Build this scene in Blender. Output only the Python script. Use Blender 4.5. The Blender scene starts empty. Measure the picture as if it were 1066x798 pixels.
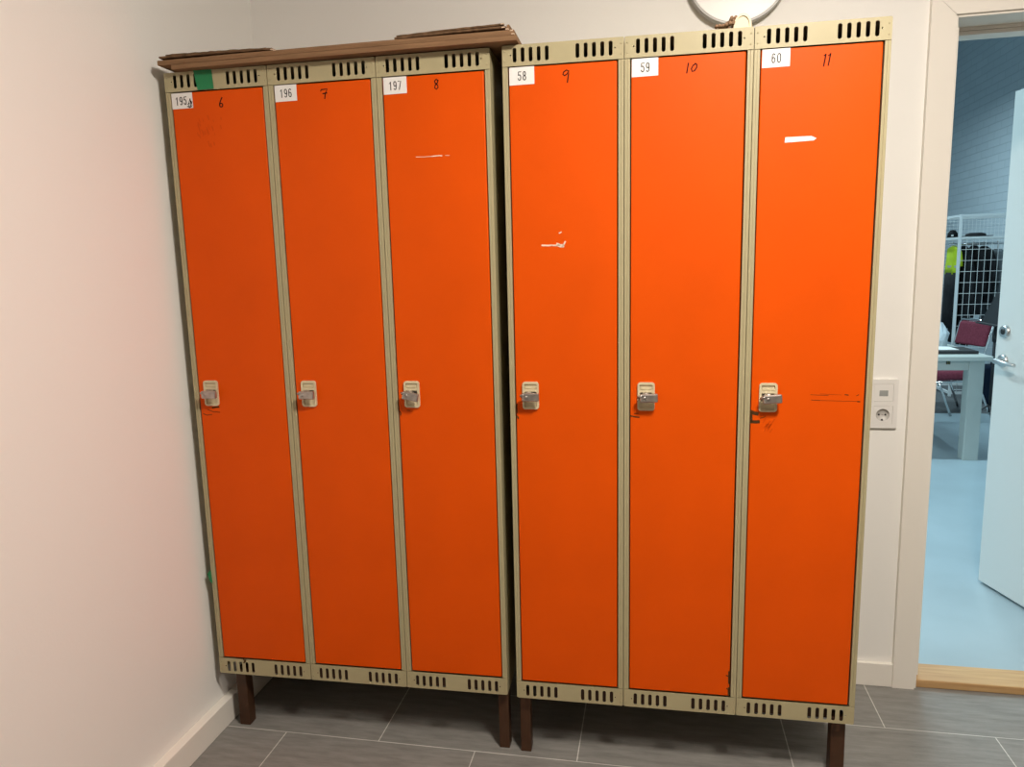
import bpy, bmesh, math, random
from mathutils import Vector, Matrix
random.seed(7)
SC = bpy.context.scene
COL = SC.collection
PI = math.pi

# ------------------------------------------------------------------ camera
YAW, PITCH, ROLL, FPX = 0.1959, 0.1579, -0.0279, 762.92
cy_, sy_, cp, sp = math.cos(YAW), math.sin(YAW), math.cos(PITCH), math.sin(PITCH)
fw = Vector((-sy_ * cp, cy_ * cp, -sp))
r0 = fw.cross(Vector((0, 0, 1))).normalized()
u0 = r0.cross(fw)
rr = r0 * math.cos(ROLL) + u0 * math.sin(ROLL)
uu = -r0 * math.sin(ROLL) + u0 * math.cos(ROLL)
cam = bpy.data.cameras.new('camera')
cam.sensor_width = 36.0
cam.lens = FPX * 36.0 / 1066.0
cam.clip_start = 0.02
camo = bpy.data.objects.new('camera', cam)
COL.objects.link(camo)
M = Matrix((rr, uu, -fw)).transposed().to_4x4()
M.translation = Vector((1.3116, -1.8718, 1.3957))
camo.matrix_world = M
SC.camera = camo

# ------------------------------------------------------------------ world, exposure, light levels
SC.view_settings.view_transform = 'Standard'
SC.view_settings.look = 'None'
SC.view_settings.gamma = 1.0
SC.view_settings.use_curve_mapping = False
SC.view_settings.exposure = 0.0
world = bpy.data.worlds.new('world')
SC.world = world
world.use_nodes = True
wb = world.node_tree.nodes['Background']
wb.inputs[0].default_value = (0.6, 0.7, 0.8, 1)
wb.inputs[1].default_value = 0.02

LAMP_POS = (1.80, -1.15, 2.56)
LAMP_STRENGTH = 204.0
LAMP_COLOR = (1.0, 0.915, 0.81)
HALL_COLOR = (0.66, 0.91, 1.0)
HALL_POWER = 66.0

# ------------------------------------------------------------------ materials
def new_mat(name):
    m = bpy.data.materials.new(name)
    m.use_nodes = True
    nt = m.node_tree
    return m, nt, nt.nodes['Principled BSDF']

def mat(name, col, rough=0.5, metal=0.0, spec=0.5, var=0.0, scale=8.0, bump=0.0, bscale=60.0, stretch=(1, 1, 1), coat=0.0):
    m, nt, b = new_mat(name)
    b.inputs['Base Color'].default_value = (*col, 1)
    b.inputs['Roughness'].default_value = rough
    b.inputs['Metallic'].default_value = metal
    b.inputs['Specular IOR Level'].default_value = spec
    b.inputs['Coat Weight'].default_value = coat
    if var or bump:
        tc = nt.nodes.new('ShaderNodeTexCoord')
        mp = nt.nodes.new('ShaderNodeMapping')
        mp.inputs['Scale'].default_value = stretch
        nt.links.new(tc.outputs['Object'], mp.inputs['Vector'])
    if var:
        n = nt.nodes.new('ShaderNodeTexNoise')
        n.inputs['Scale'].default_value = scale
        n.inputs['Detail'].default_value = 5
        nt.links.new(mp.outputs[0], n.inputs['Vector'])
        cr = nt.nodes.new('ShaderNodeValToRGB')
        cr.color_ramp.elements[0].position = 0.3
        cr.color_ramp.elements[1].position = 0.7
        cr.color_ramp.elements[0].color = (*[c * (1 - var) for c in col], 1)
        cr.color_ramp.elements[1].color = (*[min(1, c * (1 + var)) for c in col], 1)
        nt.links.new(n.outputs['Fac'], cr.inputs['Fac'])
        nt.links.new(cr.outputs['Color'], b.inputs['Base Color'])
    if bump:
        n2 = nt.nodes.new('ShaderNodeTexNoise')
        n2.inputs['Scale'].default_value = bscale
        n2.inputs['Detail'].default_value = 4
        nt.links.new(mp.outputs[0], n2.inputs['Vector'])
        bp = nt.nodes.new('ShaderNodeBump')
        bp.inputs['Strength'].default_value = bump
        bp.inputs['Distance'].default_value = 0.002
        nt.links.new(n2.outputs['Fac'], bp.inputs['Height'])
        nt.links.new(bp.outputs[0], b.inputs['Normal'])
    return m

def emis(name, col, s):
    m, nt, b = new_mat(name)
    b.inputs['Base Color'].default_value = (0.9, 0.9, 0.9, 1)
    b.inputs['Emission Color'].default_value = (*col, 1)
    b.inputs['Emission Strength'].default_value = s
    return m

def tile_mat():
    m, nt, b = new_mat('grey_floor_tiles')
    b.inputs['Roughness'].default_value = 0.5
    b.inputs['Specular IOR Level'].default_value = 0.35
    tc = nt.nodes.new('ShaderNodeTexCoord')
    mp = nt.nodes.new('ShaderNodeMapping')
    mp.inputs['Location'].default_value = (-0.498 + 0.2985, -0.0135, 0)
    nt.links.new(tc.outputs['Object'], mp.inputs['Vector'])
    br = nt.nodes.new('ShaderNodeTexBrick')
    br.offset = 0.5
    br.inputs['Scale'].default_value = 1
    br.inputs['Brick Width'].default_value = 0.597
    br.inputs['Row Height'].default_value = 0.2924
    br.inputs['Mortar Size'].default_value = 0.0016
    br.inputs['Mortar Smooth'].default_value = 0.2
    br.inputs['Color1'].default_value = (0.236, 0.228, 0.212, 1)
    br.inputs['Color2'].default_value = (0.256, 0.247, 0.230, 1)
    br.inputs['Mortar'].default_value = (0.62, 0.60, 0.56, 1)
    nt.links.new(mp.outputs[0], br.inputs['Vector'])
    mp2 = nt.nodes.new('ShaderNodeMapping')
    mp2.inputs['Scale'].default_value = (8, 52, 8)
    nt.links.new(tc.outputs['Object'], mp2.inputs['Vector'])
    n = nt.nodes.new('ShaderNodeTexNoise')
    n.inputs['Scale'].default_value = 1.0
    n.inputs['Detail'].default_value = 9
    n.inputs['Roughness'].default_value = 0.7
    nt.links.new(mp2.outputs[0], n.inputs['Vector'])
    cr = nt.nodes.new('ShaderNodeValToRGB')
    cr.color_ramp.elements[0].position = 0.3
    cr.color_ramp.elements[0].color = (0.72, 0.72, 0.72, 1)
    cr.color_ramp.elements[1].position = 0.72
    cr.color_ramp.elements[1].color = (1.2, 1.2, 1.2, 1)
    nt.links.new(n.outputs['Fac'], cr.inputs['Fac'])
    mx = nt.nodes.new('ShaderNodeMix')
    mx.data_type = 'RGBA'
    mx.blend_type = 'MULTIPLY'
    mx.inputs['Factor'].default_value = 1.0
    nt.links.new(br.outputs['Color'], mx.inputs['A'])
    nt.links.new(cr.outputs['Color'], mx.inputs['B'])
    nt.links.new(mx.outputs['Result'], b.inputs['Base Color'])
    bp = nt.nodes.new('ShaderNodeBump')
    bp.inputs['Strength'].default_value = 0.15
    bp.inputs['Distance'].default_value = 0.002
    nt.links.new(n.outputs['Fac'], bp.inputs['Height'])
    nt.links.new(bp.outputs[0], b.inputs['Normal'])
    return m

def brick_wall_mat():
    m, nt, b = new_mat('white_painted_brick')
    b.inputs['Roughness'].default_value = 0.7
    tc = nt.nodes.new('ShaderNodeTexCoord')
    sx = nt.nodes.new('ShaderNodeSeparateXYZ')
    cx = nt.nodes.new('ShaderNodeCombineXYZ')
    nt.links.new(tc.outputs['Object'], sx.inputs[0])
    nt.links.new(sx.outputs['Y'], cx.inputs['X'])
    nt.links.new(sx.outputs['Z'], cx.inputs['Y'])
    br = nt.nodes.new('ShaderNodeTexBrick')
    br.inputs['Scale'].default_value = 1
    br.inputs['Brick Width'].default_value = 0.34
    br.inputs['Row Height'].default_value = 0.096
    br.inputs['Mortar Size'].default_value = 0.006
    br.inputs['Mortar Smooth'].default_value = 0.4
    br.inputs['Color1'].default_value = (0.52, 0.58, 0.62, 1)
    br.inputs['Color2'].default_value = (0.55, 0.61, 0.65, 1)
    br.inputs['Mortar'].default_value = (0.46, 0.52, 0.56, 1)
    nt.links.new(cx.outputs[0], br.inputs['Vector'])
    nt.links.new(br.outputs['Color'], b.inputs['Base Color'])
    bp = nt.nodes.new('ShaderNodeBump')
    bp.inputs['Strength'].default_value = 0.5
    bp.inputs['Distance'].default_value = 0.01
    bp.invert = True
    nt.links.new(br.outputs['Fac'], bp.inputs['Height'])
    nt.links.new(bp.outputs[0], b.inputs['Normal'])
    return m

def wood_mat(name, c1, c2, rough=0.5, axis='X'):
    m, nt, b = new_mat(name)
    b.inputs['Roughness'].default_value = rough
    tc = nt.nodes.new('ShaderNodeTexCoord')
    mp = nt.nodes.new('ShaderNodeMapping')
    mp.inputs['Scale'].default_value = (3, 60, 60) if axis == 'X' else (60, 60, 3)
    nt.links.new(tc.outputs['Object'], mp.inputs['Vector'])
    n = nt.nodes.new('ShaderNodeTexNoise')
    n.inputs['Scale'].default_value = 1.5
    n.inputs['Detail'].default_value = 6
    nt.links.new(mp.outputs[0], n.inputs['Vector'])
    cr = nt.nodes.new('ShaderNodeValToRGB')
    cr.color_ramp.elements[0].position = 0.3
    cr.color_ramp.elements[1].position = 0.7
    cr.color_ramp.elements[0].color = (*c1, 1)
    cr.color_ramp.elements[1].color = (*c2, 1)
    nt.links.new(n.outputs['Fac'], cr.inputs['Fac'])
    nt.links.new(cr.outputs['Color'], b.inputs['Base Color'])
    return m

MT = dict(
    wall=mat('white_wall_paint', (0.865, 0.85, 0.815), 0.6, spec=0.3, bump=0.12, bscale=160),
    trim=mat('cream_trim_paint', (0.84, 0.80, 0.73), 0.4, spec=0.4),
    wallwarm=mat('taupe_wall_paint', (0.30, 0.27, 0.24), 0.7, spec=0.2),
    ceil=mat('ceiling_paint', (0.60, 0.59, 0.57), 0.8),
    orange=mat('orange_enamel', (0.70, 0.080, 0.0011), 0.45, spec=0.12, var=0.05, scale=4, bump=0.05, bscale=220),
    beige=mat('olive_beige_enamel', (0.40, 0.35, 0.205), 0.45, spec=0.4, var=0.04, scale=14),
    cream=mat('cream_lock_plastic', (0.63, 0.55, 0.36), 0.4, spec=0.4),
    dark=mat('dark_interior', (0.02, 0.018, 0.015), 0.8),
    steel=mat('worn_steel', (0.42, 0.39, 0.36), 0.36, metal=0.85, var=0.15, scale=90),
    darksteel=mat('dark_steel', (0.12, 0.11, 0.10), 0.4, metal=0.8),
    leg=mat('dark_brown_painted_leg', (0.060, 0.027, 0.013), 0.5, spec=0.3, var=0.15, scale=30),
    card=mat('brown_cardboard', (0.235, 0.135, 0.072), 0.85, spec=0.1, var=0.14, scale=9, stretch=(1, 6, 14)),
    cardedge=mat('torn_cardboard_edge', (0.15, 0.088, 0.048), 0.9, spec=0.1, var=0.45, scale=60),
    cardlight=mat('bare_torn_paper', (0.62, 0.47, 0.34), 0.9, spec=0.1),
    green=mat('green_tape', (0.018, 0.20, 0.075), 0.5, spec=0.3),
    paper=mat('white_label', (0.80, 0.79, 0.77), 0.45, spec=0.3),
    ink=mat('black_ink', (0.022, 0.020, 0.022), 0.7, spec=0.1),
    marker=mat('marker_ink', (0.022, 0.004, 0.004), 0.7, spec=0.1),
    scuff=mat('dark_scuff', (0.075, 0.034, 0.010), 0.8, spec=0.1),
    softscuff=mat('soft_scuff', (0.60, 0.066, 0.001), 0.5, spec=0.12),
    chip=mat('chipped_paint', (0.80, 0.62, 0.48), 0.7),
    pale=mat('white_plastic', (0.80, 0.78, 0.75), 0.35),
    greyrim=mat('grey_rim', (0.42, 0.41, 0.39), 0.4),
    greywin=mat('grey_sensor', (0.34, 0.35, 0.34), 0.25),
    hole=mat('socket_hole', (0.03, 0.025, 0.025), 0.7),
    socket=mat('socket_well', (0.55, 0.53, 0.50), 0.4),
    threshold=wood_mat('oak_threshold', (0.46, 0.26, 0.105), (0.60, 0.38, 0.175), 0.45),
    rope=mat('brown_paper_scrap', (0.27, 0.16, 0.09), 0.9, var=0.5, scale=70),
    tile=tile_mat(),
    blue=mat('blue_grey_floor_paint', (0.34, 0.425, 0.465), 0.35, spec=0.4, var=0.06, scale=3.5),
    brick=brick_wall_mat(),
    hallwall=mat('hall_wall_paint', (0.62, 0.67, 0.70), 0.7),
    doorleaf=mat('white_door_paint', (0.74, 0.76, 0.74), 0.4, spec=0.4),
    satin=mat('satin_steel', (0.55, 0.56, 0.56), 0.34, metal=0.9),
    chrome=mat('chrome', (0.72, 0.72, 0.72), 0.16, metal=1.0),
    whitewood=mat('white_table_paint', (0.50, 0.53, 0.50), 0.4),
    burgundy=mat('burgundy_upholstery', (0.20, 0.040, 0.062), 0.9, spec=0.2, var=0.2, scale=70),
    carpet=mat('grey_carpet', (0.13, 0.135, 0.14), 0.95, spec=0.1, var=0.2, scale=80),
    wire=mat('white_wire', (0.76, 0.78, 0.78), 0.4),
    black=mat('black_cloth', (0.014, 0.014, 0.016), 0.85, spec=0.2, var=0.3, scale=18),
    blackp=mat('black_plastic', (0.018, 0.018, 0.02), 0.45),
    hivis=mat('hi_vis_yellow', (0.55, 0.72, 0.02), 0.7, var=0.15, scale=14),
    silver=mat('reflective_band', (0.45, 0.47, 0.47), 0.35, metal=0.3),
    greycloth=mat('grey_cloth', (0.16, 0.185, 0.20), 0.9, spec=0.2, var=0.2, scale=10),
    navy=mat('navy_fabric', (0.012, 0.022, 0.045), 0.9, spec=0.2),
    bag=mat('pale_plastic_bag', (0.50, 0.56, 0.60), 0.5),
    lampglass=emis('lamp_diffuser', LAMP_COLOR, LAMP_STRENGTH),
    tube=emis('strip_lamp_diffuser', HALL_COLOR, 1.0),
    olive=mat('olive_print', (0.20, 0.19, 0.05), 0.6),
)

# ------------------------------------------------------------------ mesh helpers
class MB:
    def __init__(self):
        self.bm = bmesh.new()
        self.mats = []
        self.mi = 0
    def use(self, m):
        if m not in self.mats:
            self.mats.append(m)
        self.mi = self.mats.index(m)
        return self
    def _mark(self, faces):
        for f in faces:
            f.material_index = self.mi
    def box(self, x0, x1, y0, y1, z0, z1, bev=0.0, seg=2, xf=None):
        vs = [self.bm.verts.new((x, y, z)) for x in (x0, x1) for y in (y0, y1) for z in (z0, z1)]
        idx = [(0, 1, 3, 2), (4, 6, 7, 5), (0, 4, 5, 1), (2, 3, 7, 6), (0, 2, 6, 4), (1, 5, 7, 3)]
        fs = [self.bm.faces.new([vs[i] for i in q]) for q in idx]
        self._mark(fs)
        if bev > 0:
            es = list({e for f in fs for e in f.edges})
            r = bmesh.ops.bevel(self.bm, geom=es, offset=bev, segments=seg, affect='EDGES', profile=0.5)
            self._mark(r['faces'])
            vs = list({v for f in r['faces'] for v in f.verts} | {v for v in vs if v.is_valid})
        if xf:
            for v in vs:
                if v.is_valid:
                    v.co = xf(v.co)
        return self
    def prism(self, pts, holes, t, to3):
        """polygon with holes in 2D, thickness t along the third axis; to3(u, v, w) -> xyz"""
        loops = [pts] + list(holes)
        allf, es, ring = [], [], []
        for L in loops:
            vs = [self.bm.verts.new(to3(u, v, 0)) for u, v in L]
            ring.append(vs)
            es += [self.bm.edges.new((vs[i], vs[(i + 1) % len(vs)])) for i in range(len(vs))]
        r = bmesh.ops.triangle_fill(self.bm, use_beauty=True, use_dissolve=False, edges=es)
        ff = [g for g in r['geom'] if isinstance(g, bmesh.types.BMFace)]
        front = ff
        vmap = {}
        for vs, L in zip(ring, loops):
            for v, (u, w) in zip(vs, L):
                vmap[v] = self.bm.verts.new(to3(u, w, t))
        back = [self.bm.faces.new([vmap[v] for v in reversed(f.verts)]) for f in front]
        sides = []
        for vs in ring:
            for i in range(len(vs)):
                a, b = vs[i], vs[(i + 1) % len(vs)]
                sides.append(self.bm.faces.new((a, b, vmap[b], vmap[a])))
        self._mark(front + back + sides)
        return self
    def tube(self, path, r, n=8, closed=False, caps=True):
        path = [Vector(p) for p in path]
        rings = []
        prev = None
        N = len(path)
        for i, p in enumerate(path):
            if closed:
                d = path[(i + 1) % N] - path[i - 1]
            else:
                d = path[min(i + 1, N - 1)] - path[max(i - 1, 0)]
            d.normalize()
            if prev is None:
                a = Vector((0, 0, 1)) if abs(d.z) < 0.9 else Vector((1, 0, 0))
                a = (a - d * a.dot(d)).normalized()
            else:
                a = (prev - d * prev.dot(d)).normalized()
            prev = a
            b = d.cross(a)
            ri = r[i] if isinstance(r, (list, tuple)) else r
            rings.append([self.bm.verts.new(p + (a * math.cos(2 * PI * k / n) + b * math.sin(2 * PI * k / n)) * ri) for k in range(n)])
        fs = []
        for i in range(N if closed else N - 1):
            A, B = rings[i], rings[(i + 1) % N]
            for k in range(n):
                f = self.bm.faces.new((A[k], A[(k + 1) % n], B[(k + 1) % n], B[k]))
                f.smooth = True
                fs.append(f)
        if caps and not closed:
            fs.append(self.bm.faces.new(list(reversed(rings[0]))))
            fs.append(self.bm.faces.new(rings[-1]))
        self._mark(fs)
        return self
    def lathe(self, prof, n=40, to3=None, smooth=True):
        """prof: (radius, h) list; axis by to3(x, y, h)"""
        to3 = to3 or (lambda x, y, h: (x, y, h))
        rings = []
        for rad, h in prof:
            if rad < 1e-6:
                rings.append([self.bm.verts.new(to3(0, 0, h))])
            else:
                rings.append([self.bm.verts.new(to3(rad * math.cos(2 * PI * k / n), rad * math.sin(2 * PI * k / n), h)) for k in range(n)])
        fs = []
        for A, B in zip(rings, rings[1:]):
            for k in range(n):
                a = [A[k % len(A)], A[(k + 1) % n % len(A)], B[(k + 1) % n % len(B)], B[k % len(B)]]
                u = []
                for v in a:
                    if v not in u:
                        u.append(v)
                if len(u) >= 3:
                    f = self.bm.faces.new(u)
                    f.smooth = smooth
                    fs.append(f)
        self._mark(fs)
        return self
    def loft(self, rings, cap=True, smooth=True):
        R = [[self.bm.verts.new(p) for p in ring] for ring in rings]
        fs = []
        n = len(R[0])
        for A, B in zip(R, R[1:]):
            for k in range(n):
                f = self.bm.faces.new((A[k], A[(k + 1) % n], B[(k + 1) % n], B[k]))
                f.smooth = smooth
                fs.append(f)
        if cap:
            fs.append(self.bm.faces.new(list(reversed(R[0]))))
            fs.append(self.bm.faces.new(R[-1]))
        self._mark(fs)
        return self
    def stroke(self, pts, w, to3, t=0.0004):
        """flat ribbon along a 2D polyline with thickness t"""
        pts = [Vector(p) for p in pts]
        L, Rr = [], []
        for i, p in enumerate(pts):
            d = (pts[min(i + 1, len(pts) - 1)] - pts[max(i - 1, 0)])
            if d.length < 1e-9:
                d = Vector((1, 0))
            d.normalize()
            nrm = Vector((-d.y, d.x)) * w / 2
            ext = Vector((0, 0))
            if i == 0:
                ext = -d * w / 2
            if i == len(pts) - 1:
                ext = d * w / 2
            L.append(p + nrm + ext)
            Rr.append(p - nrm + ext)
        fs = []
        for i in range(len(pts) - 1):
            q = [L[i], L[i + 1], Rr[i + 1], Rr[i]]
            a = [self.bm.verts.new(to3(c.x, c.y, 0)) for c in q]
            b = [self.bm.verts.new(to3(c.x, c.y, t)) for c in q]
            fs.append(self.bm.faces.new(b))
            for k in range(4):
                fs.append(self.bm.faces.new((a[k], a[(k + 1) % 4], b[(k + 1) % 4], b[k])))
        self._mark(fs)
        return self
    def build(self, name, parent=None, smooth_angle=None, **props):
        bmesh.ops.recalc_face_normals(self.bm, faces=self.bm.faces)
        me = bpy.data.meshes.new(name)
        self.bm.to_mesh(me)
        self.bm.free()
        for m in self.mats:
            me.materials.append(m)
        o = bpy.data.objects.new(name, me)
        COL.objects.link(o)
        if parent is not None:
            o.parent = parent
        for k, v in props.items():
            o[k] = v
        return o

def mb(m):
    return MB().use(MT[m] if isinstance(m, str) else m)

def thing(name, label, category, loc=(0, 0, 0), rot=(0, 0, 0), group=None):
    o = bpy.data.objects.new(name, None)
    o.empty_display_size = 0.1
    COL.objects.link(o)
    o.location = loc
    o.rotation_euler = rot
    o['label'] = label
    o['category'] = category
    if group:
        o['group'] = group
    return o

def tag(o, label, category, group=None):
    o['label'] = label
    o['category'] = category
    if group:
        o['group'] = group
    return o

def struct(o):
    o['kind'] = 'structure'
    return o

def rrect(x0, x1, z0, z1, r, n=5, corners=(1, 1, 1, 1)):
    pts = []
    for (cx, cz, a0), on in zip(((x1 - r, z1 - r, 0), (x0 + r, z1 - r, 90), (x0 + r, z0 + r, 180), (x1 - r, z0 + r, 270)), corners):
        if on:
            for k in range(n + 1):
                a = math.radians(a0 + 90 * k / n)
                pts.append((cx + r * math.cos(a), cz + r * math.sin(a)))
        else:
            a = math.radians(a0 + 45)
            pts.append((cx + math.copysign(r, math.cos(a)), cz + math.copysign(r, math.sin(a))))
    return pts

def circ(cx, cz, r, n=10):
    return [(cx + r * math.cos(2 * PI * k / n), cz + r * math.sin(2 * PI * k / n)) for k in range(n)]

def facing(y):
    """2D (x, z) drawn on a plane at local y, thickness towards the viewer (-y)"""
    return lambda u, v, w: (u, y - w, v)

# ------------------------------------------------------------------ the locker room shell
YW, WT, XW, HC = 0.55, 0.16, -0.030, 2.60     # back wall front face, its thickness, left wall, ceiling
DX0, DX1, DZ = 2.125, 2.90, 2.075             # rough door opening
RX, FY = 3.55, -3.3

struct(mb('tile').box(XW - .1, RX + .1, FY - .1, YW + 0.10, -0.06, 0.0).build('floor'))
struct(mb('ceil').box(XW - .1, RX + .1, FY - .1, YW, HC, HC + 0.08).build('ceiling'))
struct(mb('wall').box(XW - .1, XW, FY - .1, YW + WT, 0, HC).build('wall_left'))
w = mb('wall')
w.box(XW, DX0, YW, YW + WT, 0, HC)
w.box(DX1, RX + .1, YW, YW + WT, 0, HC)
w.box(DX0, DX1, YW, YW + WT, DZ, HC)
struct(w.build('wall_back'))
struct(mb('wallwarm').box(RX, RX + .1, FY - .1, YW, 0, HC).build('wall_right'))
struct(mb('wallwarm').box(XW, RX, FY - .1, FY, 0, HC).build('wall_front'))
struct(mb('trim').box(XW, 0.0, FY, YW - .014, 0, 0.080, .002).build('baseboard_left'))
struct(mb('trim').box(0.001, 2.0755, YW - .015, YW, 0, 0.080, .002).build('baseboard_back'))

# casing (architrave) with mitred corners, frame and stop
cz0, cz1 = 2.063, 2.128
cl, ci = 2.0755, 2.141
cr0, cr1 = 2.895, 2.960
def casing(pts):
    return mb('trim').prism(pts, [], 0.018, lambda u, v, w_: (u, YW - w_, v))
struct(casing([(cl, 0), (ci, 0), (ci, cz0), (cl, cz1)]).build('trim_1'))
struct(casing([(cl + .0008, cz1), (ci + .0008, cz0 + .0004), (cr0, cz0 + .0004), (cr1, cz1)]).build('trim_2'))
struct(casing([(cr0 + .0006, 0), (cr1, 0), (cr1, cz1 - .001), (cr0 + .0006, cz0)]).build('trim_3'))
fr = mb('trim')
fr.box(DX0, 2.1495, YW - .010, YW + WT, 0, DZ, .0015)
fr.box(2.1497, 2.166, YW + .028, YW + WT - .002, 0, 2.040, .0015)
fr.box(2.882, DX1, YW - .010, YW + WT, 0, DZ, .0015)
fr.box(2.870, 2.882, YW + .085, YW + WT - .002, 0, 2.034, .0015)
fr.box(DX0 + .02, 2.882, YW - .010, YW + WT, 2.056, DZ, .0015)
fr.box(2.1497, 2.882, YW + .095, YW + WT - .012, 2.046, 2.056, .001)
fr.box(2.1497, 2.882, YW + .097, YW + WT - .002, 2.034, 2.045, .001)
struct(fr.build('door_frame'))
struct(mb('threshold').box(2.150, 2.882, YW - .004, YW + .106, 0.0, 0.027, .004).build('door_threshold'))

# open door leaf: hinged on the far edge of the right jamb, swung into the hall
hinge = Vector((2.866, YW + WT - .006 + .002, 0.0))
ang = math.atan2(0.967, -0.254)
door = struct(bpy.data.objects.new('door_1', None))
COL.objects.link(door)
door.location = hinge
door.rotation_euler = (0, 0, ang)
# local x along leaf from the hinge, local +y is the side seen from the locker room
mb('doorleaf').box(0.004, 0.748, -0.040, 0.0, 0.012, 2.012, .0015).build('door_leaf', door)
m = mb('satin')
toY = lambda x0, z0: (lambda x, y, h: (x0 + x, h, z0 + y))
m.lathe([(0, .012), (.018, .012), (.0245, .009), (.026, 0.0)], 28, toY(.700, .967))
m.tube([(.700, .008, .967), (.700, .032, .967), (.698, .039, .967), (.690, .043, .967), (.650, .045, .966), (.585, .043, .963)], [.010, .010, .0105, .0105, .009, .007], 10)
m.build('door_handle', door)
m = mb('satin')
m.lathe([(0, .010), (.011, .010), (.0125, .0135), (.023, .011), (.026, .0)], 28, toY(.700, 1.085))
m.use(MT['blackp']).lathe([(0, .0138), (.0125, .0138), (.0125, .006)], 16, toY(.700, 1.085))
m.build('lock_cylinder', door)
m = mb('steel')
m.box(.7482, .7505, -.031, -.009, .90, 1.12)
m.build('lock_faceplate', door)
for z in (.25, 1.75):
    mb('steel').tube([(0.001, .004, z), (0.001, .004, z + .09)], .0055, 10).build('hinge', door)

# ------------------------------------------------------------------ ceiling lamp of the locker room
lp = thing('ceiling_lamp', 'round white ceiling lamp lighting the lockers, above the camera', 'lamp', LAMP_POS)
mb('pale').lathe([(0, .04), (.19, .04), (.195, .02), (.19, .0), (.175, .0)], 40).build('lamp_base', lp)
mb('lampglass').lathe([(.175, .0), (.165, -.03), (.12, -.055), (.06, -.065), (0, -.067)], 40).build('lamp_shade', lp)

# ------------------------------------------------------------------ lockers
LW, LH, LD = 0.30, 1.7473, 0.485

# stroke digits in a unit box (x 0..1, y 0..1)
def arc(cx, cy, rx, ry, a0, a1, n=10):
    return [(cx + rx * math.cos(math.radians(a0 + (a1 - a0) * k / n)), cy + ry * math.sin(math.radians(a0 + (a1 - a0) * k / n))) for k in range(n + 1)]
PR = {  # narrow printed figures
    '0': [arc(.5, .66, .36, .32, 0, 180) + arc(.5, .34, .36, .32, 180, 360) + [(.86, .66)]],
    '1': [[(.22, .78), (.58, .98), (.58, .02)]],
    '5': [[(.84, .98), (.24, .98), (.18, .55)] + arc(.48, .33, .36, .31, 120, -90, 12) + arc(.46, .30, .32, .28, -90, -160, 4)],
    '6': [arc(.5, .70, .34, .28, 40, 180, 6) + [(.16, .3)] + arc(.5, .30, .35, .28, 180, 540, 18)],
    '7': [[(.12, .98), (.88, .98), (.40, .02)]],
    '8': [arc(.5, .75, .30, .23, 0, 360, 16), arc(.5, .27, .36, .25, 0, 360, 16)],
    '9': [arc(.5, .30, .34, .28, 220, 360, 6) + [(.84, .7)] + arc(.5, .70, .35, .28, 0, 360, 18)],
}
HW = {  # handwritten figures
    '6': [[(.72, .98), (.45, .72), (.2, .42), (.12, .2)] + arc(.45, .2, .33, .19, 180, 480, 14) + [(.15, .26)]],
    '7': [[(.0, .82), (.06, .95), (.95, .98), (.62, .5), (.52, .0)], [(.3, .52), (.85, .56)]],
    '8': [[(.82, .86), (.5, .98), (.2, .82), (.3, .62), (.7, .42), (.8, .2), (.5, .02), (.18, .16), (.28, .4), (.7, .64), (.82, .86)]],
    '9': [[(.9, .9), (.6, 1.0), (.2, .85), (.08, .66), (.3, .55), (.65, .65), (.9, .92), (.88, .6), (.72, .0)]],
    '1': [[(.62, .98), (.36, .02)]],
    '0': [[(.75, .95), (.35, .75), (.12, .4), (.25, .1), (.6, .15), (.92, .5), (.95, .85), (.7, .96)]],
    '11': [[(.26, .86), (.42, .98), (.24, .02)], [(.66, .84), (.84, 1.0), (.66, .06)]],
}

def vent_plate(name, z0, z1, sz0, sz1, dotz, corners, parent):
    m = mb('beige')
    holes = []
    for g in (0.0325, 0.1875):
        for k in range(5):
            x = g + .0200 * k
            holes.append(rrect(x - .0047, x + .0047, sz0 - .0004, sz1 + .0004, .0046, 5))
    holes.append(circ(.0224, dotz, .0019, 8))
    holes.append(circ(.2776, dotz, .0019, 8))
    m.prism(rrect(.0012, .2988, z0, z1, .004, 4, corners), holes, .0011, facing(0.0))
    # pressed rivet dimples near both ends
    for x in (.0075, .2925):
        for z in (z0 + .012, z1 - .014):
            m.lathe([(.0022, 0), (.0016, .0006), (0, .0008)], 10, lambda a, b, h, x=x, z=z: (x + a, -.0016 - h, z + b))
    # return flange and the dark sheet behind the slots
    if corners[0]:
        m.box(.002, .298, 0.0002, .018, z1 - .0016, z1)
    return m.build(name, parent)

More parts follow.
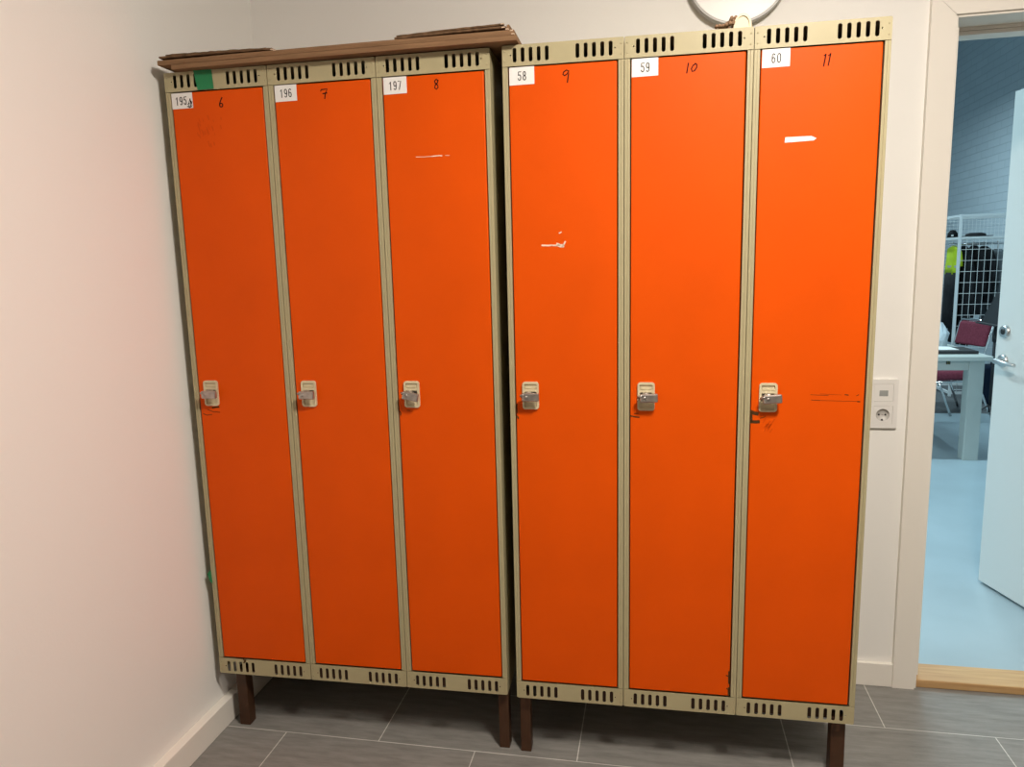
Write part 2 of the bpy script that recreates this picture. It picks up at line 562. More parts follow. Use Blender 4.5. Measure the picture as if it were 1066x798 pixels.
def make_locker():
    t = thing('locker', '', 'locker')
    m = mb('beige')
    th = .0012
    m.box(.0007, .0007 + th, .0004, LD, .001, LH - .001)
    m.box(.2993 - th, .2993, .0004, LD, .001, LH - .001)
    m.box(.002, .298, LD - th, LD, .001, LH - .001)
    m.box(.002, .298, .0185, LD - .0015, .0445, .0457)          # inner floor
    m.box(.002, .298, .075, LD - .0015, .001, .0022)           # under-skin
    m.box(.002, .298, .0185, LD - .0015, LH - .003, LH - .0018) # top skin
    m.build('body', t)
    m = mb('beige')
    for s in (0, 1):
        def X(a):
            return a if s == 0 else LW - a
        def bx(a, b, y0, y1, bev):
            x0, x1 = sorted((X(a), X(b)))
            m.box(x0, x1, y0, y1, .0507, 1.6965, bev)
        bx(.0012, .0076, -.0004, .016, .0008)
        bx(.0077, .0142, .0003, .016, .0006)
        bx(.0118, .0142, .0162, .030, .0)
    m.build('frame', t)
    vent_plate('vent_panel', 1.6975, LH, 1.7068, 1.7400, 1.7235, (1, 1, 0, 0), t)
    vent_plate('vent_panel', 0.0, .0500, .0075, .0400, .0236, (0, 0, 1, 1), t)
    d = mb('orange').box(.0166, .2826, .0015, .0190, .0524, 1.6950, .0028, 3).build('door', t)
    # lock plate: rounded plate, raised rim, two recesses
    m = mb('cream')
    x0, x1, z0, z1 = .0350, .0785, .8352, .9085
    m.prism(rrect(x0, x1, z0, z1, .0075, 6), [], .0016, facing(.0015))
    m.prism(rrect(x0, x1, z0, z1, .0075, 6), [rrect(x0 + .0055, x1 - .0055, .8890, .9025, .0020, 3), rrect(x0 + .0055, x1 - .0055, .8410, .8825, .0025, 3)], .0042, facing(-.0001))
    m.prism(rrect(x0 + .007, x1 - .007, .8905, .8985, .001, 2), [], .0018, facing(-.0001))
    m.use(MT['darksteel']).prism(rrect(x0 + .0075, x1 - .008, .8690, .8815, .001, 2), [], .0022, facing(-.0001))
    m.build('lock_plate', d)
    # latch: hub and flat lever standing out from the plate
    hx, hz = .0520, .8720
    m = mb('steel')
    m.lathe([(.0115, 0), (.0115, .014), (.0100, .0165), (0, .0165)], 20, lambda a, b, h: (hx + a, -.0023 - h, hz + b))
    m.tube([(hx - .016, -.008, hz - .006), (hx - .0195, -.017, hz), (hx - .018, -.026, hz + .004), (hx - .009, -.029, hz + .006)], .0026, 8)
    m.box(hx - .0150, hx + .0300, -.0300, -.0190, hz - .0118, hz + .0102, .0034, 3)
    m.use(MT['steel']).lathe([(.0042, 0), (.0042, .0004), (0, .0004)], 14, lambda a, b, h: (hx - .003 + a, -.0300 - h, hz + b))
    m.build('latch', d)
    return t

def copy_tree(o, parent=None):
    c = o.copy()
    COL.objects.link(c)
    if parent is not None:
        c.parent = parent
        c.matrix_parent_inverse = Matrix.Identity(4)
    for ch in list(o.children):
        copy_tree(ch, c)
    return c

def child(o, base):
    return [c for c in o.children if c.name.split('.')[0] == base]

def number_label(door, text, x0=.0170, z0=1.6535, x1=.0795, z1=1.6948, blot=False):
    m = mb('paper').prism([(x0, z0), (x1, z0 + .0006), (x1, z1 + .0003), (x0, z1)], [], .0008, facing(.0014))
    m.use(MT['ink'])
    h = .0205
    wd = .0092
    n = len(text)
    tot = n * wd + (n - 1) * .0030
    cx = (x0 + x1) / 2 + (.0 if n == 3 else .0005)
    if blot:
        cx -= .003
    zb = (z0 + z1) / 2 - h / 2
    for i, ch in enumerate(text):
        ox = cx - tot / 2 + i * (wd + .0030)
        for st in PR[ch]:
            m.stroke([(ox + a * wd, zb + b * h) for a, b in st], .0021, facing(.0005))
    if blot:
        for st in ([(.0665, 1.6655), (.0705, 1.676), (.0735, 1.664)], [(.0720, 1.678), (.0735, 1.663), (.0715, 1.660)],
                   [(.0640, 1.664), (.0690, 1.667), (.0660, 1.659), (.0730, 1.657)], [(.0740, 1.672), (.0755, 1.664), (.0770, 1.670)], [(.063, 1.659), (.069, 1.655), (.076, 1.660)]):
            m.stroke(st, .0021, facing(.0005))
    return m.build('number_label', door, label='white number label')

def hand_number(door, items, w=.0029):
    m = mb('marker')
    for ch, x0, x1, z0, z1 in items:
        for st in HW[ch]:
            m.stroke([(x0 + a * (x1 - x0), z0 + b * (z1 - z0)) for a, b in st], w, facing(.0014), .0003)
    return m.build('handwritten_number', door)

def mark(door, name, material, strokes, lab=None):
    m = mb(material)
    for pts, w in strokes:
        m.stroke(pts, w, facing(.0014), .0003)
    o = m.build(name, door)
    if lab:
        o['label'] = lab
    return o

def place(bx, by, bz, yaw, roll, i):
    lx = LW * i
    return ((bx + lx * math.cos(roll) * math.cos(yaw), by + lx * math.cos(roll) * math.sin(yaw), bz + lx * math.sin(roll)), (0, -roll, yaw))

BANKL = (0.0, 0.0, 0.1892, 0.0178, -0.0024)
BANKR = (0.9268, 0.0092, 0.1869, 0.0168, -0.0049)
proto = make_locker()
lockers = []
spec = [
    ('L', 0, '195', 'orange steel locker with label 195 and green tape, beside the left wall'),
    ('L', 1, '196', 'orange steel locker with label 196 and handwritten 7'),
    ('L', 2, '197', 'orange steel locker with label 197 and handwritten 8'),
    ('R', 0, '58', 'orange steel locker with label 58 and a pale chip in its door'),
    ('R', 1, '59', 'orange steel locker with label 59 and handwritten 10'),
    ('R', 2, '60', 'orange steel locker with label 60 and a white strip, nearest the doorway'),
]
for n, (b, i, num, lab) in enumerate(spec):
    o = proto if n == 0 else copy_tree(proto)
    loc, rot = place(*(BANKL if b == 'L' else BANKR), i)
    o.location = loc
    o.rotation_euler = rot
    o['label'] = lab
    o['group'] = 'orange lockers against the back wall'
    lockers.append(o)
doors = [child(o, 'door')[0] for o in lockers]
# latch positions differ a little; the third one is turned
for dd, (ax, dx) in zip(doors, ((0, .004), (0, 0), (0.20, .000), (0, .0), (-.03, .004), (-.07, .004))):
    la = child(dd, 'latch')[0]
    if ax or dx:
        pv = Vector((.0520, 0, .8720))
        la.matrix_basis = Matrix.Translation(Vector((dx, 0, 0)) + pv) @ Matrix.Rotation(ax, 4, 'Y') @ Matrix.Translation(-pv)

number_label(doors[0], '195', .0170, 1.6535, .0785, 1.6940, blot=True)
number_label(doors[1], '196', .0183, 1.6540, .0797, 1.6953)
number_label(doors[2], '197', .0190, 1.6535, .0808, 1.6950)
number_label(doors[3], '58', .0180, 1.6530, .0805, 1.6950)
number_label(doors[4], '59', .0180, 1.6535, .0805, 1.6950)
number_label(doors[5], '60', .0190, 1.6545, .0812, 1.6950)
hand_number(doors[0], [('6', .1545, .1690, 1.6515, 1.6755)])
hand_number(doors[1], [('7', .1470, .1660, 1.6550, 1.6785)])
hand_number(doors[2], [('8', .1520, .1665, 1.6580, 1.6830)])
hand_number(doors[3], [('9', .1500, .1670, 1.6525, 1.6810)])
hand_number(doors[4], [('1', .1425, .1560, 1.6550, 1.6770), ('0', .1560, .1715, 1.6560, 1.6760)])
hand_number(doors[5], [('11', .1500, .1740, 1.6500, 1.6775)])

# wear on the doors
mark(doors[0], 'scuff', 'scuff', [([(.040, .8225), (.056, .8165), (.076, .8155)], .0016), ([(.024, .8110), (.034, .8065), (.050, .8085)], .0018), ([(.055, .8285), (.064, .8300), (.074, .8310)], .0042)])
mark(doors[2], 'scuff', 'scuff', [([(.0190, .8230), (.0215, .8175), (.0205, .8130)], .0030), ([(.040, .8265), (.048, .8262)], .0018)])
mark(doors[2], 'scratch', 'chip', [([(.0975, 1.4955), (.120, 1.4945), (.140, 1.4950)], .0014), ([(.140, 1.4950), (.160, 1.4958), (.166, 1.4950)], .0026), ([(.176, 1.4955), (.186, 1.4950)], .0012)], 'pale scratch')
mark(doors[3], 'paint_chip', 'chip', [([(.0935, 1.2610), (.1080, 1.2600), (.1180, 1.2605)], .0040), ([(.1180, 1.2603), (.1290, 1.2597), (.1380, 1.2600)], .0036),
                                      ([(.1330, 1.2615), (.1400, 1.2585), (.1455, 1.2585)], .0080), ([(.1455, 1.2575), (.1495, 1.2625), (.1520, 1.2680)], .0038), ([(.1380, 1.2905), (.1420, 1.2925)], .0030)], 'pale chipped paint')
mark(doors[3], 'scuff', 'scuff', [([(.0185, .8470), (.0190, .8250)], .0025), ([(.0190, .8150), (.0215, .8100)], .0040)])
mark(doors[4], 'scuff', 'scuff', [([(.0185, .8200), (.0280, .8175), (.0390, .8165)], .0032), ([(.0270, .8260), (.0380, .8268)], .0016)])
mark(doors[4], 'stain', 'scuff', [([(.2800, .1230), (.2805, .0900)], .0040), ([(.2805, .0760), (.2805, .0580)], .0045), ([(.2740, .1120), (.2790, .1100)], .0030), ([(.2760, .0740), (.2800, .0715)], .0030)], 'dark worn edge')
mark(doors[5], 'scuff', 'scuff', [([(.0180, .8340), (.0255, .8310), (.0310, .8300)], .0095), ([(.0185, .8300), (.0190, .8100)], .0050), ([(.0190, .8090), (.0290, .8085), (.0350, .8090)], .0080), ([(.0400, .8180), (.0470, .8200), (.0520, .8225)], .0016)])
mark(doors[5], 'scratch', 'scuff', [([(.1575, .8790), (.1800, .8783), (.1990, .8778)], .0010), ([(.1600, .8660), (.1800, .8650)], .0013), ([(.1800, .8650), (.2300, .8640), (.2700, .8635)], .0007), ([(.2380, .8800), (.2450, .8790)], .0022), ([(.2650, .8775), (.2690, .8800)], .0016), ([(.2680, .8630), (.2720, .8628)], .0028), ([(.1800, .8815), (.2300, .8790)], .0005)], 'thin dark scratches')
rnd = random.Random(12)
def soft_marks(door, n, x0, x1, z0, z1, sl):
    st = []
    for k in range(n):
        x, z = rnd.triangular(x0, x1), rnd.triangular(z0, z1)
        L = rnd.uniform(.004, .016)
        st.append(([(x, z), (x + sl * L, z + L)], rnd.uniform(.0012, .0035)))
    mark(door, 'smudge', 'softscuff', st)
soft_marks(doors[0], 26, .080, .165, 1.540, 1.635, -.25)
soft_marks(doors[5], 12, .030, .075, .770, .815, .6)
m = mb('paper').prism([(.0755, 1.4838), (.1405, 1.4858), (.1468, 1.4905), (.1345, 1.4962), (.0765, 1.4962)], [], .0005, facing(.0014))
m.build('tape_strip', doors[5], label='white strip of tape')

# green tape on locker 195, over the upper vent and a torn end on its side
m = mb('green')
m.prism([(.0985, 1.6980), (.1455, 1.6985), (.1430, 1.7465), (.0900, 1.7485)], [], .0008, facing(-.0017))
m.box(.0900, .1430, -.0022, .030, 1.7474, 1.7480)
m.build('green_tape', lockers[0], label='green tape')
m = mb('green')
m.prism([(-.0110, .3200), (.0010, .3340), (.0035, .2890), (-.0040, .2960)], [], .0007, facing(-.0010))
m.box(-.0007, .0003, -.001, .020, .292, .330)
m.build('green_tape', lockers[0], label='torn green tape end')
# rust smudge at the lower vent of 195
m = mb('scuff')
m.stroke([(.0835, .0515), (.0875, .0440), (.0840, .0395)], .0050, facing(-.0016), .0004)
m.stroke([(.0905, .0505), (.0890, .0430)], .0030, facing(-.0016), .0004)
m.build('smudge', lockers[0], label='dark smudge')
# rounded cream tab standing on the top right of locker 59
m = mb('cream')
pts = [(.2525, 1.7474)] + [(.2735 + .0200 * math.cos(math.radians(a)), 1.7520 + .0275 * math.sin(math.radians(a))) for a in range(175, 4, -10)] + [(.2940, 1.7474)]
inn = [(.2590, 1.7500)] + [(.2735 + .0150 * math.cos(math.radians(a)), 1.7540 + .0205 * math.sin(math.radians(a))) for a in range(175, 4, -12)] + [(.2885, 1.7500)]
m.prism(pts, [], .0015, facing(.0070))
m.prism(pts, [inn], .0030, facing(.0054))
m.build('mounting_tab', lockers[4], label='rounded cream tab')

# base stands on dark brown legs
def stand(bank, label):
    bx, by, bz, yaw, roll = bank
    t = thing('locker_stand', label, 'stand', (bx, by, 0), (0, 0, yaw), 'brown stands under the lockers')
    zt = bz - .0010 - (.003 if roll < -.004 else .002)
    for q in ((.045, .862, .064, .080, zt - .028, zt), (.045, .862, .403, .419, zt - .028, zt),
              (.052, .077, .081, .402, zt - .026, zt - .001), (.833, .858, .081, .402, zt - .026, zt - .001)):
        mb('leg').box(*q, .001).build('rail', t)
    return t, zt
stl, zl = stand(BANKL, 'dark brown legged stand under lockers 195 to 197')
str_, zr = stand(BANKR, 'dark brown legged stand under lockers 58 to 60')
for t, zt, xs in ((stl, zl, ((.035, .069), (.866, .8955))), (str_, zr, ((.0040, .0335), (.851, .887)))):
    for (a, b_) in xs:
        for y0 in (.026, .421):
            mb('leg').box(a, b_, y0, y0 + .036, 0, zt, .0015).build('leg', t)

# ------------------------------------------------------------------ flattened cardboard on the left lockers
ct = thing('flattened_carton', 'flattened brown cardboard carton lying on top of lockers 195 to 197', 'cardboard', (0, 0, 1.9372), (0, 0, .0178))
def sheet(name, x0, x1, y0, y1, z0, z1, parent, top='card', bow=0.0, tilt=0.0, skew=0.0, n=14, rag=0.0, seed=1):
    """one folded board: n spans along x, slightly bowed, with a ragged front edge"""
    rnd = random.Random(seed)
    m = mb(top)
    rings = []
    for k in range(n + 1):
        u = k / n
        x = x0 + (x1 - x0) * u
        dz = bow * math.sin(PI * u) + tilt * u
        dy = rnd.uniform(-rag, rag)
        dzz = rnd.uniform(-rag, rag) * .25
        y00 = y0 + skew * u + dy
        rings.append([(x, y00, z0 + dz), (x, y00 - .001, (z0 + z1) / 2 + dz + dzz), (x, y00, z1 + dz + dzz), (x, y1, z1 + dz), (x, y1, z0 + dz)])
    m.loft(rings, smooth=False)
    return m.build(name, parent)
# lower fold, upper fold
sheet('lower_board', .046, .978, -.026, .40, .0004, .0122, ct, bow=.0010, rag=.0006, seed=2, skew=-.008)
sheet('upper_board', .008, .972, -.0265, .40, .0126, .0245, ct, bow=.0012, rag=.0008, seed=3, skew=-.008)
f = mb('card')
def flap(x0, x1, y0, y1, z0, lift, seed, dx=0.0, rag=.0022):
    sheet('flap', x0, x1, y0, y1, z0, z0 + .0045, ct, 'cardedge', bow=.001, tilt=lift, rag=rag, n=26, seed=seed, skew=dx)
flap(.016, .338, -.030, .20, .0290, -.0015, 5)
flap(.030, .318, -.022, .20, .0350, -.0040, 6)
flap(.668, .952, -.028, .22, .0270, .0030, 8, -.006, .0008)
flap(.672, .945, -.024, .22, .0325, .0050, 9, -.006, .0008)
f.bm.free()
for (x, z) in ((.946, .0315), (.944, .0395), (.955, .0268), (.966, .0225), (.969, .0150), (.338, .0278), (.345, .0255)):
    mb('cardlight').box(x - .004, x + .004, -.036 if x > .5 else -.031, -.026, z - .0014, z + .0014, .0007).build('torn_edge', ct, label='torn pale edge')
m = mb('card')
m.loft([[(.950, -.020, .0250), (.956, -.020, .0250), (.956, .20, .0250), (.950, .20, .0250)],
        [(.952, -.018, .0420), (.958, -.018, .0420), (.962, .20, .0440), (.956, .20, .0440)]], smooth=False)
m.build('end_fold', ct)

# crumpled brown scrap on top of locker 59
sc_ = mb('rope')
rnd = random.Random(4)
for k in range(9):
    p = [Vector((1.452 + .0048 * k + rnd.uniform(-.004, .004), .060 + rnd.uniform(-.02, .02), 1.9385 + .0026 * k + rnd.uniform(0, .003)))]
    for j in range(5):
        p.append(p[-1] + Vector((rnd.uniform(.000, .005), rnd.uniform(-.012, .012), rnd.uniform(-.006, .005))))
    for v in p:
        v.z = max(v.z, 1.9440)
    sc_.tube(p, .0042, 6)
tag(sc_.build('paper_scrap'), 'crumpled brown scrap lying on top of locker 59', 'scrap')

# ------------------------------------------------------------------ wall fixtures
cxw, czw = 1.546, 2.229
wc = thing('wall_disc', 'round white disc with grey rim on the wall above locker 59', 'wall disc', (cxw, YW, czw))
toW = lambda x, y, h: (x, -h, y)
mb('greyrim').lathe([(.137, .001), (.147, .006), (.1475, .030), (.1455, .036), (.1402, .036), (.1400, .032)], 72, toW, smooth=False).build('rim', wc)
mb('pale').lathe([(.1398, .030), (.1392, .0350), (.06, .0353), (0, .0354)], 72, toW, smooth=False).build('face', wc)

ox, oz = 2.0055, .944
out = thing('wall_outlet', 'white double wall plate with switch and socket beside locker 60', 'outlet', (ox, YW, oz))
m = mb('pale')
m.prism(rrect(-.0415, .0415, -.0770, .0770, .004, 4), [rrect(-.0280, .0280, .0075, .0635, .002, 3), rrect(-.0280, .0280, -.0635, -.0075, .002, 3)], .0095, lambda u, v, w_: (u, -w_, v))
m.build('cover_frame', out)
m = mb('pale')
m.prism(rrect(-.0275, .0275, .0080, .0630, .0015, 3), [], .0088, lambda u, v, w_: (u, -w_, v))
m.build('switch_rocker', out)
m = mb('greywin').prism(rrect(-.0125, .0125, .0240, .0420, .0008, 2), [], .0092, lambda u, v, w_: (u, -w_, v))
m.build('sensor_window', out, label='grey sensor window')
m = mb('pale')
m.prism(rrect(-.0275, .0275, -.0630, -.0080, .0015, 3), [circ(0, -.0355, .0195, 28)], .0088, lambda u, v, w_: (u, -w_, v))
m.build('socket_cover', out)
m = mb('socket')
m.lathe([(.0195, .0087), (.0188, .002), (0, .002)], 28, lambda x, y, h: (x, -h, -.0355 + y))
m.use(MT['hole'])
for sx in (-.0095, .0095):
    m.lathe([(.0029, .0021), (.0029, .0026), (0, .0026)], 14, lambda x, y, h, sx=sx: (sx + x, -h, -.0355 + y))
m.use(MT['steel']).lathe([(.0018, .0021), (.0018, .0030), (0, .0030)], 12, lambda x, y, h: (x, -h, -.0355 + y))
m.use(MT['hole']).lathe([(.0030, .0021), (.0030, .0045), (0, .0045)], 12, lambda x, y, h: (x, -h, -.0355 - .0165 + y))
m.build('socket', out)

# ------------------------------------------------------------------ the hall beyond the doorway
HX0, HX1, HY1, HZ = -1.2, 5.4, 10.6, 4.7
HY0 = YW + WT
struct(mb('blue').box(HX0, HX1, YW + .1005, HY1, -0.06, 0.0).build('floor_hall'))
struct(mb('brick').box(HX1, HX1 + .15, HY0, HY1, 0, HZ).build('wall_hall_right'))
struct(mb('hallwall').box(HX0 - .1, HX0, HY0, HY1, 0, HZ).build('wall_hall_left'))
struct(mb('hallwall').box(HX0, HX1, HY1, HY1 + .1, 0, HZ).build('wall_hall_far'))
w = mb('hallwall')
w.box(HX0, XW - .1, HY0 - .05, HY0, 0, HZ)
w.box(XW - .1, HX1, HY0 - .05, HY0, HC + .08, HZ)
w.box(RX + .1, HX1, HY0 - .05, HY0, 0, HC + .08)
struct(w.build('wall_hall_near'))
struct(mb('hallwall').box(HX0, HX1, HY0, HY1, HZ, HZ + .1).build('ceiling_hall'))

def strip_lamp(x, y, z, label, power, rot=0.0):
    t = thing('strip_lamp', label, 'lamp', (x, y, z), (0, 0, rot), group='strip lamps hanging in the hall')
    mb('pale').box(-.09, .09, -.75, .75, 0, .06, .01).build('lamp_housing', t)
    for yy in (-.5, .5):
        mb('steel').tube([(0, yy, .06), (0, yy, HZ - z)], .004, 6).build('hanger', t)
    mb('tube').box(-.07, .07, -.72, .72, -.02, -.0005, .008).build('lamp_diffuser', t)
    la = bpy.data.lights.new('strip_light', 'AREA')
    la.shape = 'RECTANGLE'
    la.size, la.size_y = .14, 1.44
    la.energy = power
    la.color = HALL_COLOR
    lo = bpy.data.objects.new('strip_light', la)
    COL.objects.link(lo)
    lo.parent = t
    lo.location = (0, 0, -.03)
    return t
strip_lamp(2.45, 3.25, 3.5, 'long strip lamp hanging in the hall over the white table', HALL_POWER * 1.5, PI / 2)
strip_lamp(0.6, 2.3, 3.5, 'long strip lamp hanging in the hall to the left of the doorway', HALL_POWER * 0.9)
strip_lamp(3.6, 7.4, 3.3, 'long strip lamp hanging in the hall, deeper in near the clothes rack', HALL_POWER * 0.9)

# table
tb = thing('dining_table', 'white wooden table with square legs seen through the doorway', 'table', (2.80, 3.965, 0))
TX, TY = .71, .50
mb('whitewood').box(-TX, TX, -TY, TY, .690, .720, .003).build('tabletop', tb)
ap = mb('whitewood')
ap.box(-TX + .04, TX - .045, -TY + .045, -TY + .065, .622, .6895)
ap.box(-TX + .04, TX - .045, TY - .065, TY - .045, .622, .6895)
ap.box(-TX + .045, -TX + .065, -TY + .066, TY - .066, .622, .6895)
ap.box(TX - .065, TX - .045, -TY + .066, TY - .066, .622, .6895)
ap.build('apron', tb)
for sx in (-1, 1):
    for sy in (-1, 1):
        xc, yc = sx * (TX - .083), sy * (TY - .083)
        mb('whitewood').box(xc - .047, xc + .047, yc - .047, yc + .047, 0, .6895, .003).build('leg', tb)
m = mb('blackp').prism(rrect(.439, .465, .663, .6885, .002, 2), [], .003, lambda u, v, w_: (u, -TY + .045 - w_, v))
m.use(MT['olive'])
for (a, b_) in ((.444, .680), (.4545, .680), (.444, .669), (.4545, .669)):
    m.prism(rrect(a, a + .006, b_ - .003, b_ + .004, .0005, 2), [], .0036, lambda u, v, w_: (u, -TY + .045 - w_, v))
m.build('square_plate', tb, label='small dark square plate')
# dark tray on the table, pale bag behind it
m = mb('blackp').box(3.02, 3.472, 3.60, 3.86, .7202, .742, .004)
m.use(MT['paper']).box(3.03, 3.37, 3.66, 3.85, .7423, .746)
tag(m.build('document_tray'), 'flat black tray of papers lying on the white table', 'tray')
m = mb('bag')
rings = []
for k, (rz, r_) in enumerate(((.7203, .075), (.77, .095), (.82, .085), (.87, .05), (.90, .03))):
    rnd = random.Random(k)
    rings.append([(3.375 + .8 * r_ * math.cos(a * PI / 7) * rnd.uniform(.8, 1.15), 4.07 + .65 * r_ * math.sin(a * PI / 7) * rnd.uniform(.8, 1.1), rz) for a in range(14)])
m.loft(rings, smooth=False)
tag(m.build('plastic_bag'), 'pale crumpled bag standing behind the black tray on the table', 'bag')

# burgundy chair
ca = math.atan2(-.27, -.96)     # facing
ch = thing('stacking_chair', 'burgundy upholstered stacking chair with chrome legs behind the white table', 'chair', (3.84, 5.22, 0), (0, 0, ca))
# local +x is the way the chair faces, y to its left
m = mb('burgundy').box(-.20, .23, -.205, .205, .315, .396, .030, 4)
m.build('seat', ch)
bk = mb('burgundy')
bk.box(-.025, .025, -.185, .185, .595, .800, .022, 4, xf=lambda c: Vector((c.x - .225 - (c.z - .59) * .22, c.y, c.z)))
bk.build('backrest', ch)
fr = mb('chrome')
pts = []
for s in (-1, 1):
    L = [(-.205, s * .195, .305), (-.215, s * .205, .55), (-.275, s * .205, .785)]
    pts.append(L)
top = pts[0] + [(-.279, -.185, .812), (-.280, .185, .812)] + list(reversed(pts[1]))
fr.tube(top, .0105, 8)
fr.tube([(.21, -.19, .304), (.21, .19, .304), (-.205, .195, .304), (-.205, -.195, .304)], .010, 8, closed=True)
fr.build('frame', ch)
for s in (-1, 1):
    mb('chrome').tube([(.17, s * .185, .300), (.06, s * .205, .0045)], .0105, 8).build('leg', ch)
    mb('chrome').tube([(-.17, s * .190, .300), (-.30, s * .205, .0045)], .0105, 8).build('leg', ch)

# carpet
tag(mb('carpet').box(2.4, 5.38, 5.15, 8.2, .0003, .0032).build('carpet'), 'dark grey carpet on the hall floor under the rack', 'carpet')

# white wire clothes rack with grid panel
rk = thing('clothes_rack', 'white wire clothes rack with grid panel at the far end of the hall', 'rack', (4.18, 6.0, .0035))
RW, RD, RH = .95, .55, 1.768
for x in (0, RW):
    for y in (0, RD):
        mb('wire').box(x - .0125, x + .0125, y - .0125, y + .0125, 0, RH, .003).build('post', rk)
for z in (RH - .012, 1.545, .035):
    for q in ((.0127, RW - .0127, -.010, .010), (.0127, RW - .0127, RD - .010, RD + .010), (-.010, .010, .0127, RD - .0127), (RW - .010, RW + .010, .0127, RD - .0127)):
        mb('wire').box(*q, z - .012, z + .010).build('rail', rk)
sh = mb('wire')
for k in range(22):
    x = .02 + k * (RW - .04) / 21
    sh.tube([(x, .01, 1.552), (x, RD - .01, 1.552)], .003, 5)
sh.build('wire_shelf', rk)
gp = mb('wire')
for k in range(1, 17):
    x = k * RW / 17
    gp.tube([(x, -.016, .04), (x, -.016, 1.55)], .0022, 5)
for k in range(15):
    z = .07 + k * .105
    gp.tube([(.013, -.0195, z), (RW - .013, -.0195, z)], .0022, 5)
gp.build('grid_panel', rk)
gp = mb('wire')
for k in range(1, 27):
    x = k * RW / 27
    gp.tube([(x, RD + .016, .9), (x, RD + .016, RH)], .0014, 5)
for k in range(25):
    z = .92 + k * .035
    gp.tube([(.0, RD + .0185, z), (RW, RD + .0185, z)], .0014, 5)
gp.build('back_mesh', rk)
mb('chrome').tube([(.013, RD * .55, 1.49), (RW - .013, RD * .55, 1.49)], .011, 8).build('hanging_rail', rk)

def garment(name, x, y, wid, dep, zt, zb, matname, label, cat, rot=0.0, flare=1.15, seed=0, bands=(), group=None, sleeve_mat=None):
    """coat on a hanger: sloping shoulders, two sleeves, folds in the body"""
    rnd = random.Random(seed)
    t = thing(name, label, cat, (x, y, 0), (0, 0, rot), group)
    N = 22
    def ring(z, wx, wy, fold):
        R = []
        for k in range(N):
            a = 2 * PI * k / N
            f = 1 + fold * math.sin(5 * a + seed) + fold * .6 * math.sin(9 * a + 2 * seed)
            R.append((wx * math.copysign(abs(math.cos(a)) ** .8, math.cos(a)) * f, wy * math.copysign(abs(math.sin(a)) ** .8, math.sin(a)) * f, z))
        return R
    H = zt - zb
    m = mb(matname)
    prof = [(zt, .16, .5, 0), (zt - .02 * H, .30, .7, .0), (zt - .07 * H, .80, .95, .01), (zt - .14 * H, .98, 1.0, .03), (zt - .45 * H, .95, 1.0, .06), (zt - .75 * H, 1.02, 1.08, .08), (zb, flare, 1.15, .10)]
    m.loft([ring(z, wid * a, dep * b, f) for z, a, b, f in prof])
    m.build('coat_body', t)
    for s in (-1, 1):
        ms = mb(sleeve_mat or matname)
        ms.tube([(s * wid * .80, 0, zt - .10 * H), (s * wid * 1.02, -.01, zt - .25 * H), (s * wid * 1.10, -.02, zt - .5 * H), (s * wid * 1.08, -.03, zt - .72 * H)],
                [dep * .62, dep * .66, dep * .55, dep * .42], 10)
        ms.build('sleeve', t)
    for (z0, z1) in bands:
        b = mb('silver')
        b.loft([ring(z0, wid * 1.01, dep * 1.06, .03), ring(z1, wid * 1.01, dep * 1.06, .03)], cap=False)
        b.build('reflective_band', t, label='silver reflective band')
    h = mb('steel')
    h.tube([(0, 0, zt - .01), (0, 0, 1.495 if zt > 1.3 else zt + .1), (.012, 0, 1.515 if zt > 1.3 else zt + .12), (.024, 0, 1.50 if zt > 1.3 else zt + .11)], .003, 6)
    h.build('hanger_hook', t)
    return t
RY = 6.0 + RD * .55
jk = garment('work_jacket', 4.24, RY, .13, .032, 1.478, 1.20, 'hivis', 'hi-vis yellow work jacket with dark lower half at the left end of the rack', 'jacket', PI / 2, 1.0, 3, ((1.265, 1.285),), sleeve_mat='hivis')
m = mb('black')
m.loft([[(.135 * a * f, .038 * b_ * f, z) for a, b_ in ((1, 0), (.8, .8), (.3, 1), (-.3, .95), (-.8, .8), (-1, 0), (-.8, -.8), (-.3, -1), (.3, -.95), (.8, -.8))] for z, f in ((1.215, 1.0), (1.05, 1.04), (.82, 1.08), (.66, 1.04))])
m.build('jacket_skirt', jk, label='dark lower half')
garment('black_coat', 4.335, RY, .20, .038, 1.478, .50, 'black', 'long black coat hanging next to the yellow jacket', 'coat', PI / 2, 1.1, 5)
garment('black_coat', 4.425, RY, .21, .040, 1.478, .80, 'black', 'black coat hanging in the middle of the white rack', 'coat', PI / 2, 1.05, 8)
garment('black_coat', 4.515, RY, .20, .040, 1.470, .92, 'black', 'shorter black coat hanging rightmost among the black coats', 'coat', PI / 2, 1.0, 9)
garment('grey_coat', 4.64, RY, .20, .055, 1.44, .60, 'greycloth', 'grey coat hanging to the right of the black coats', 'coat', PI / 2, 1.1, 11)
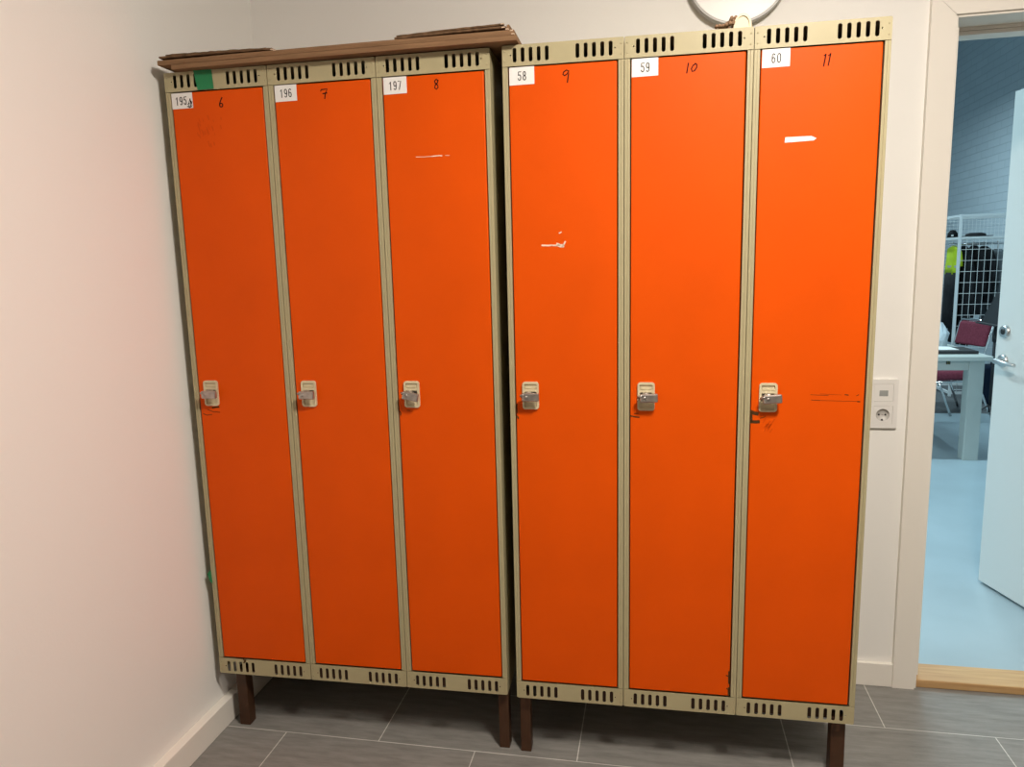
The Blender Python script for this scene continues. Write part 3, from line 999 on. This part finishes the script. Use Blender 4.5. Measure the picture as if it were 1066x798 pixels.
# hats on the shelf
m = mb('black').lathe([(0, .035), (.05, .034), (.085, .025), (.09, .006), (.145, .004), (.15, 0), (.14, -.002), (0, -.002)], 28, lambda x, y, h: (4.40 + x, 6.22 + y, 1.5655 + h))
tag(m.build('flat_hat'), 'flat black hat with a wide brim on the rack shelf', 'hat')
m = mb('black').lathe([(0, .075), (.03, .07), (.055, .04), (.06, 0), (0, 0)], 20, lambda x, y, h: (4.235 + x * .8, 6.34 + y * .8, 1.5635 + h))
m.box(4.195, 4.225, 6.255, 6.30, 1.5635, 1.570, .003)
m.use(MT['paper']).box(4.205, 4.225, 6.285, 6.2935, 1.572, 1.590, .002)
tag(m.build('cap'), 'small black cap with a white patch on the rack shelf', 'cap')

# black music stand and navy bag by the door edge
ms = thing('music_stand', 'black music stand partly hidden behind the open white door', 'music stand', (4.015, 4.70, 0))
mb('blackp').tube([(0, 0, .10), (0, 0, .86)], .011, 8).build('pole', ms)
mb('blackp').lathe([(0, -.03), (.018, -.03), (.02, 0), (.018, .03), (0, .03)], 14, lambda x, y, h: (x, y, .715 + h)).build('knob', ms)
for k in range(3):
    a = 2 * PI * k / 3 + .3
    mb('blackp').tube([(.008 * math.cos(a), .008 * math.sin(a), .16), (.2 * math.cos(a), .2 * math.sin(a), .007)], .007, 6).build('leg', ms)
d = mb('blackp')
d.box(-.006, .006, -.20, .20, 0, .24, .002, xf=lambda c: Vector((c.x + .45 * c.z - .03, c.y, c.z + .832)))
d.box(-.075, -.022, -.20, .20, .822, .834, .002)
d.build('desk', ms)
m = mb('navy')
m.loft([[(4.47 + sx * .14 * f, 5.68 + sy * .10 * f, z) for sx, sy in ((-1, -1), (-.4, -1.12), (.4, -1.1), (1, -1), (1.08, 0), (1, 1), (.3, 1.1), (-.4, 1.08), (-1, 1), (-1.06, 0))] for z, f in ((.0036, .92), (.04, 1.0), (.20, 1.03), (.33, .98), (.36, .86))])
m.box(4.40, 4.54, 5.665, 5.695, .361, .39, .006)
tag(m.build('fabric_bag'), 'tall navy fabric bag on the carpet beside the door edge', 'bag')
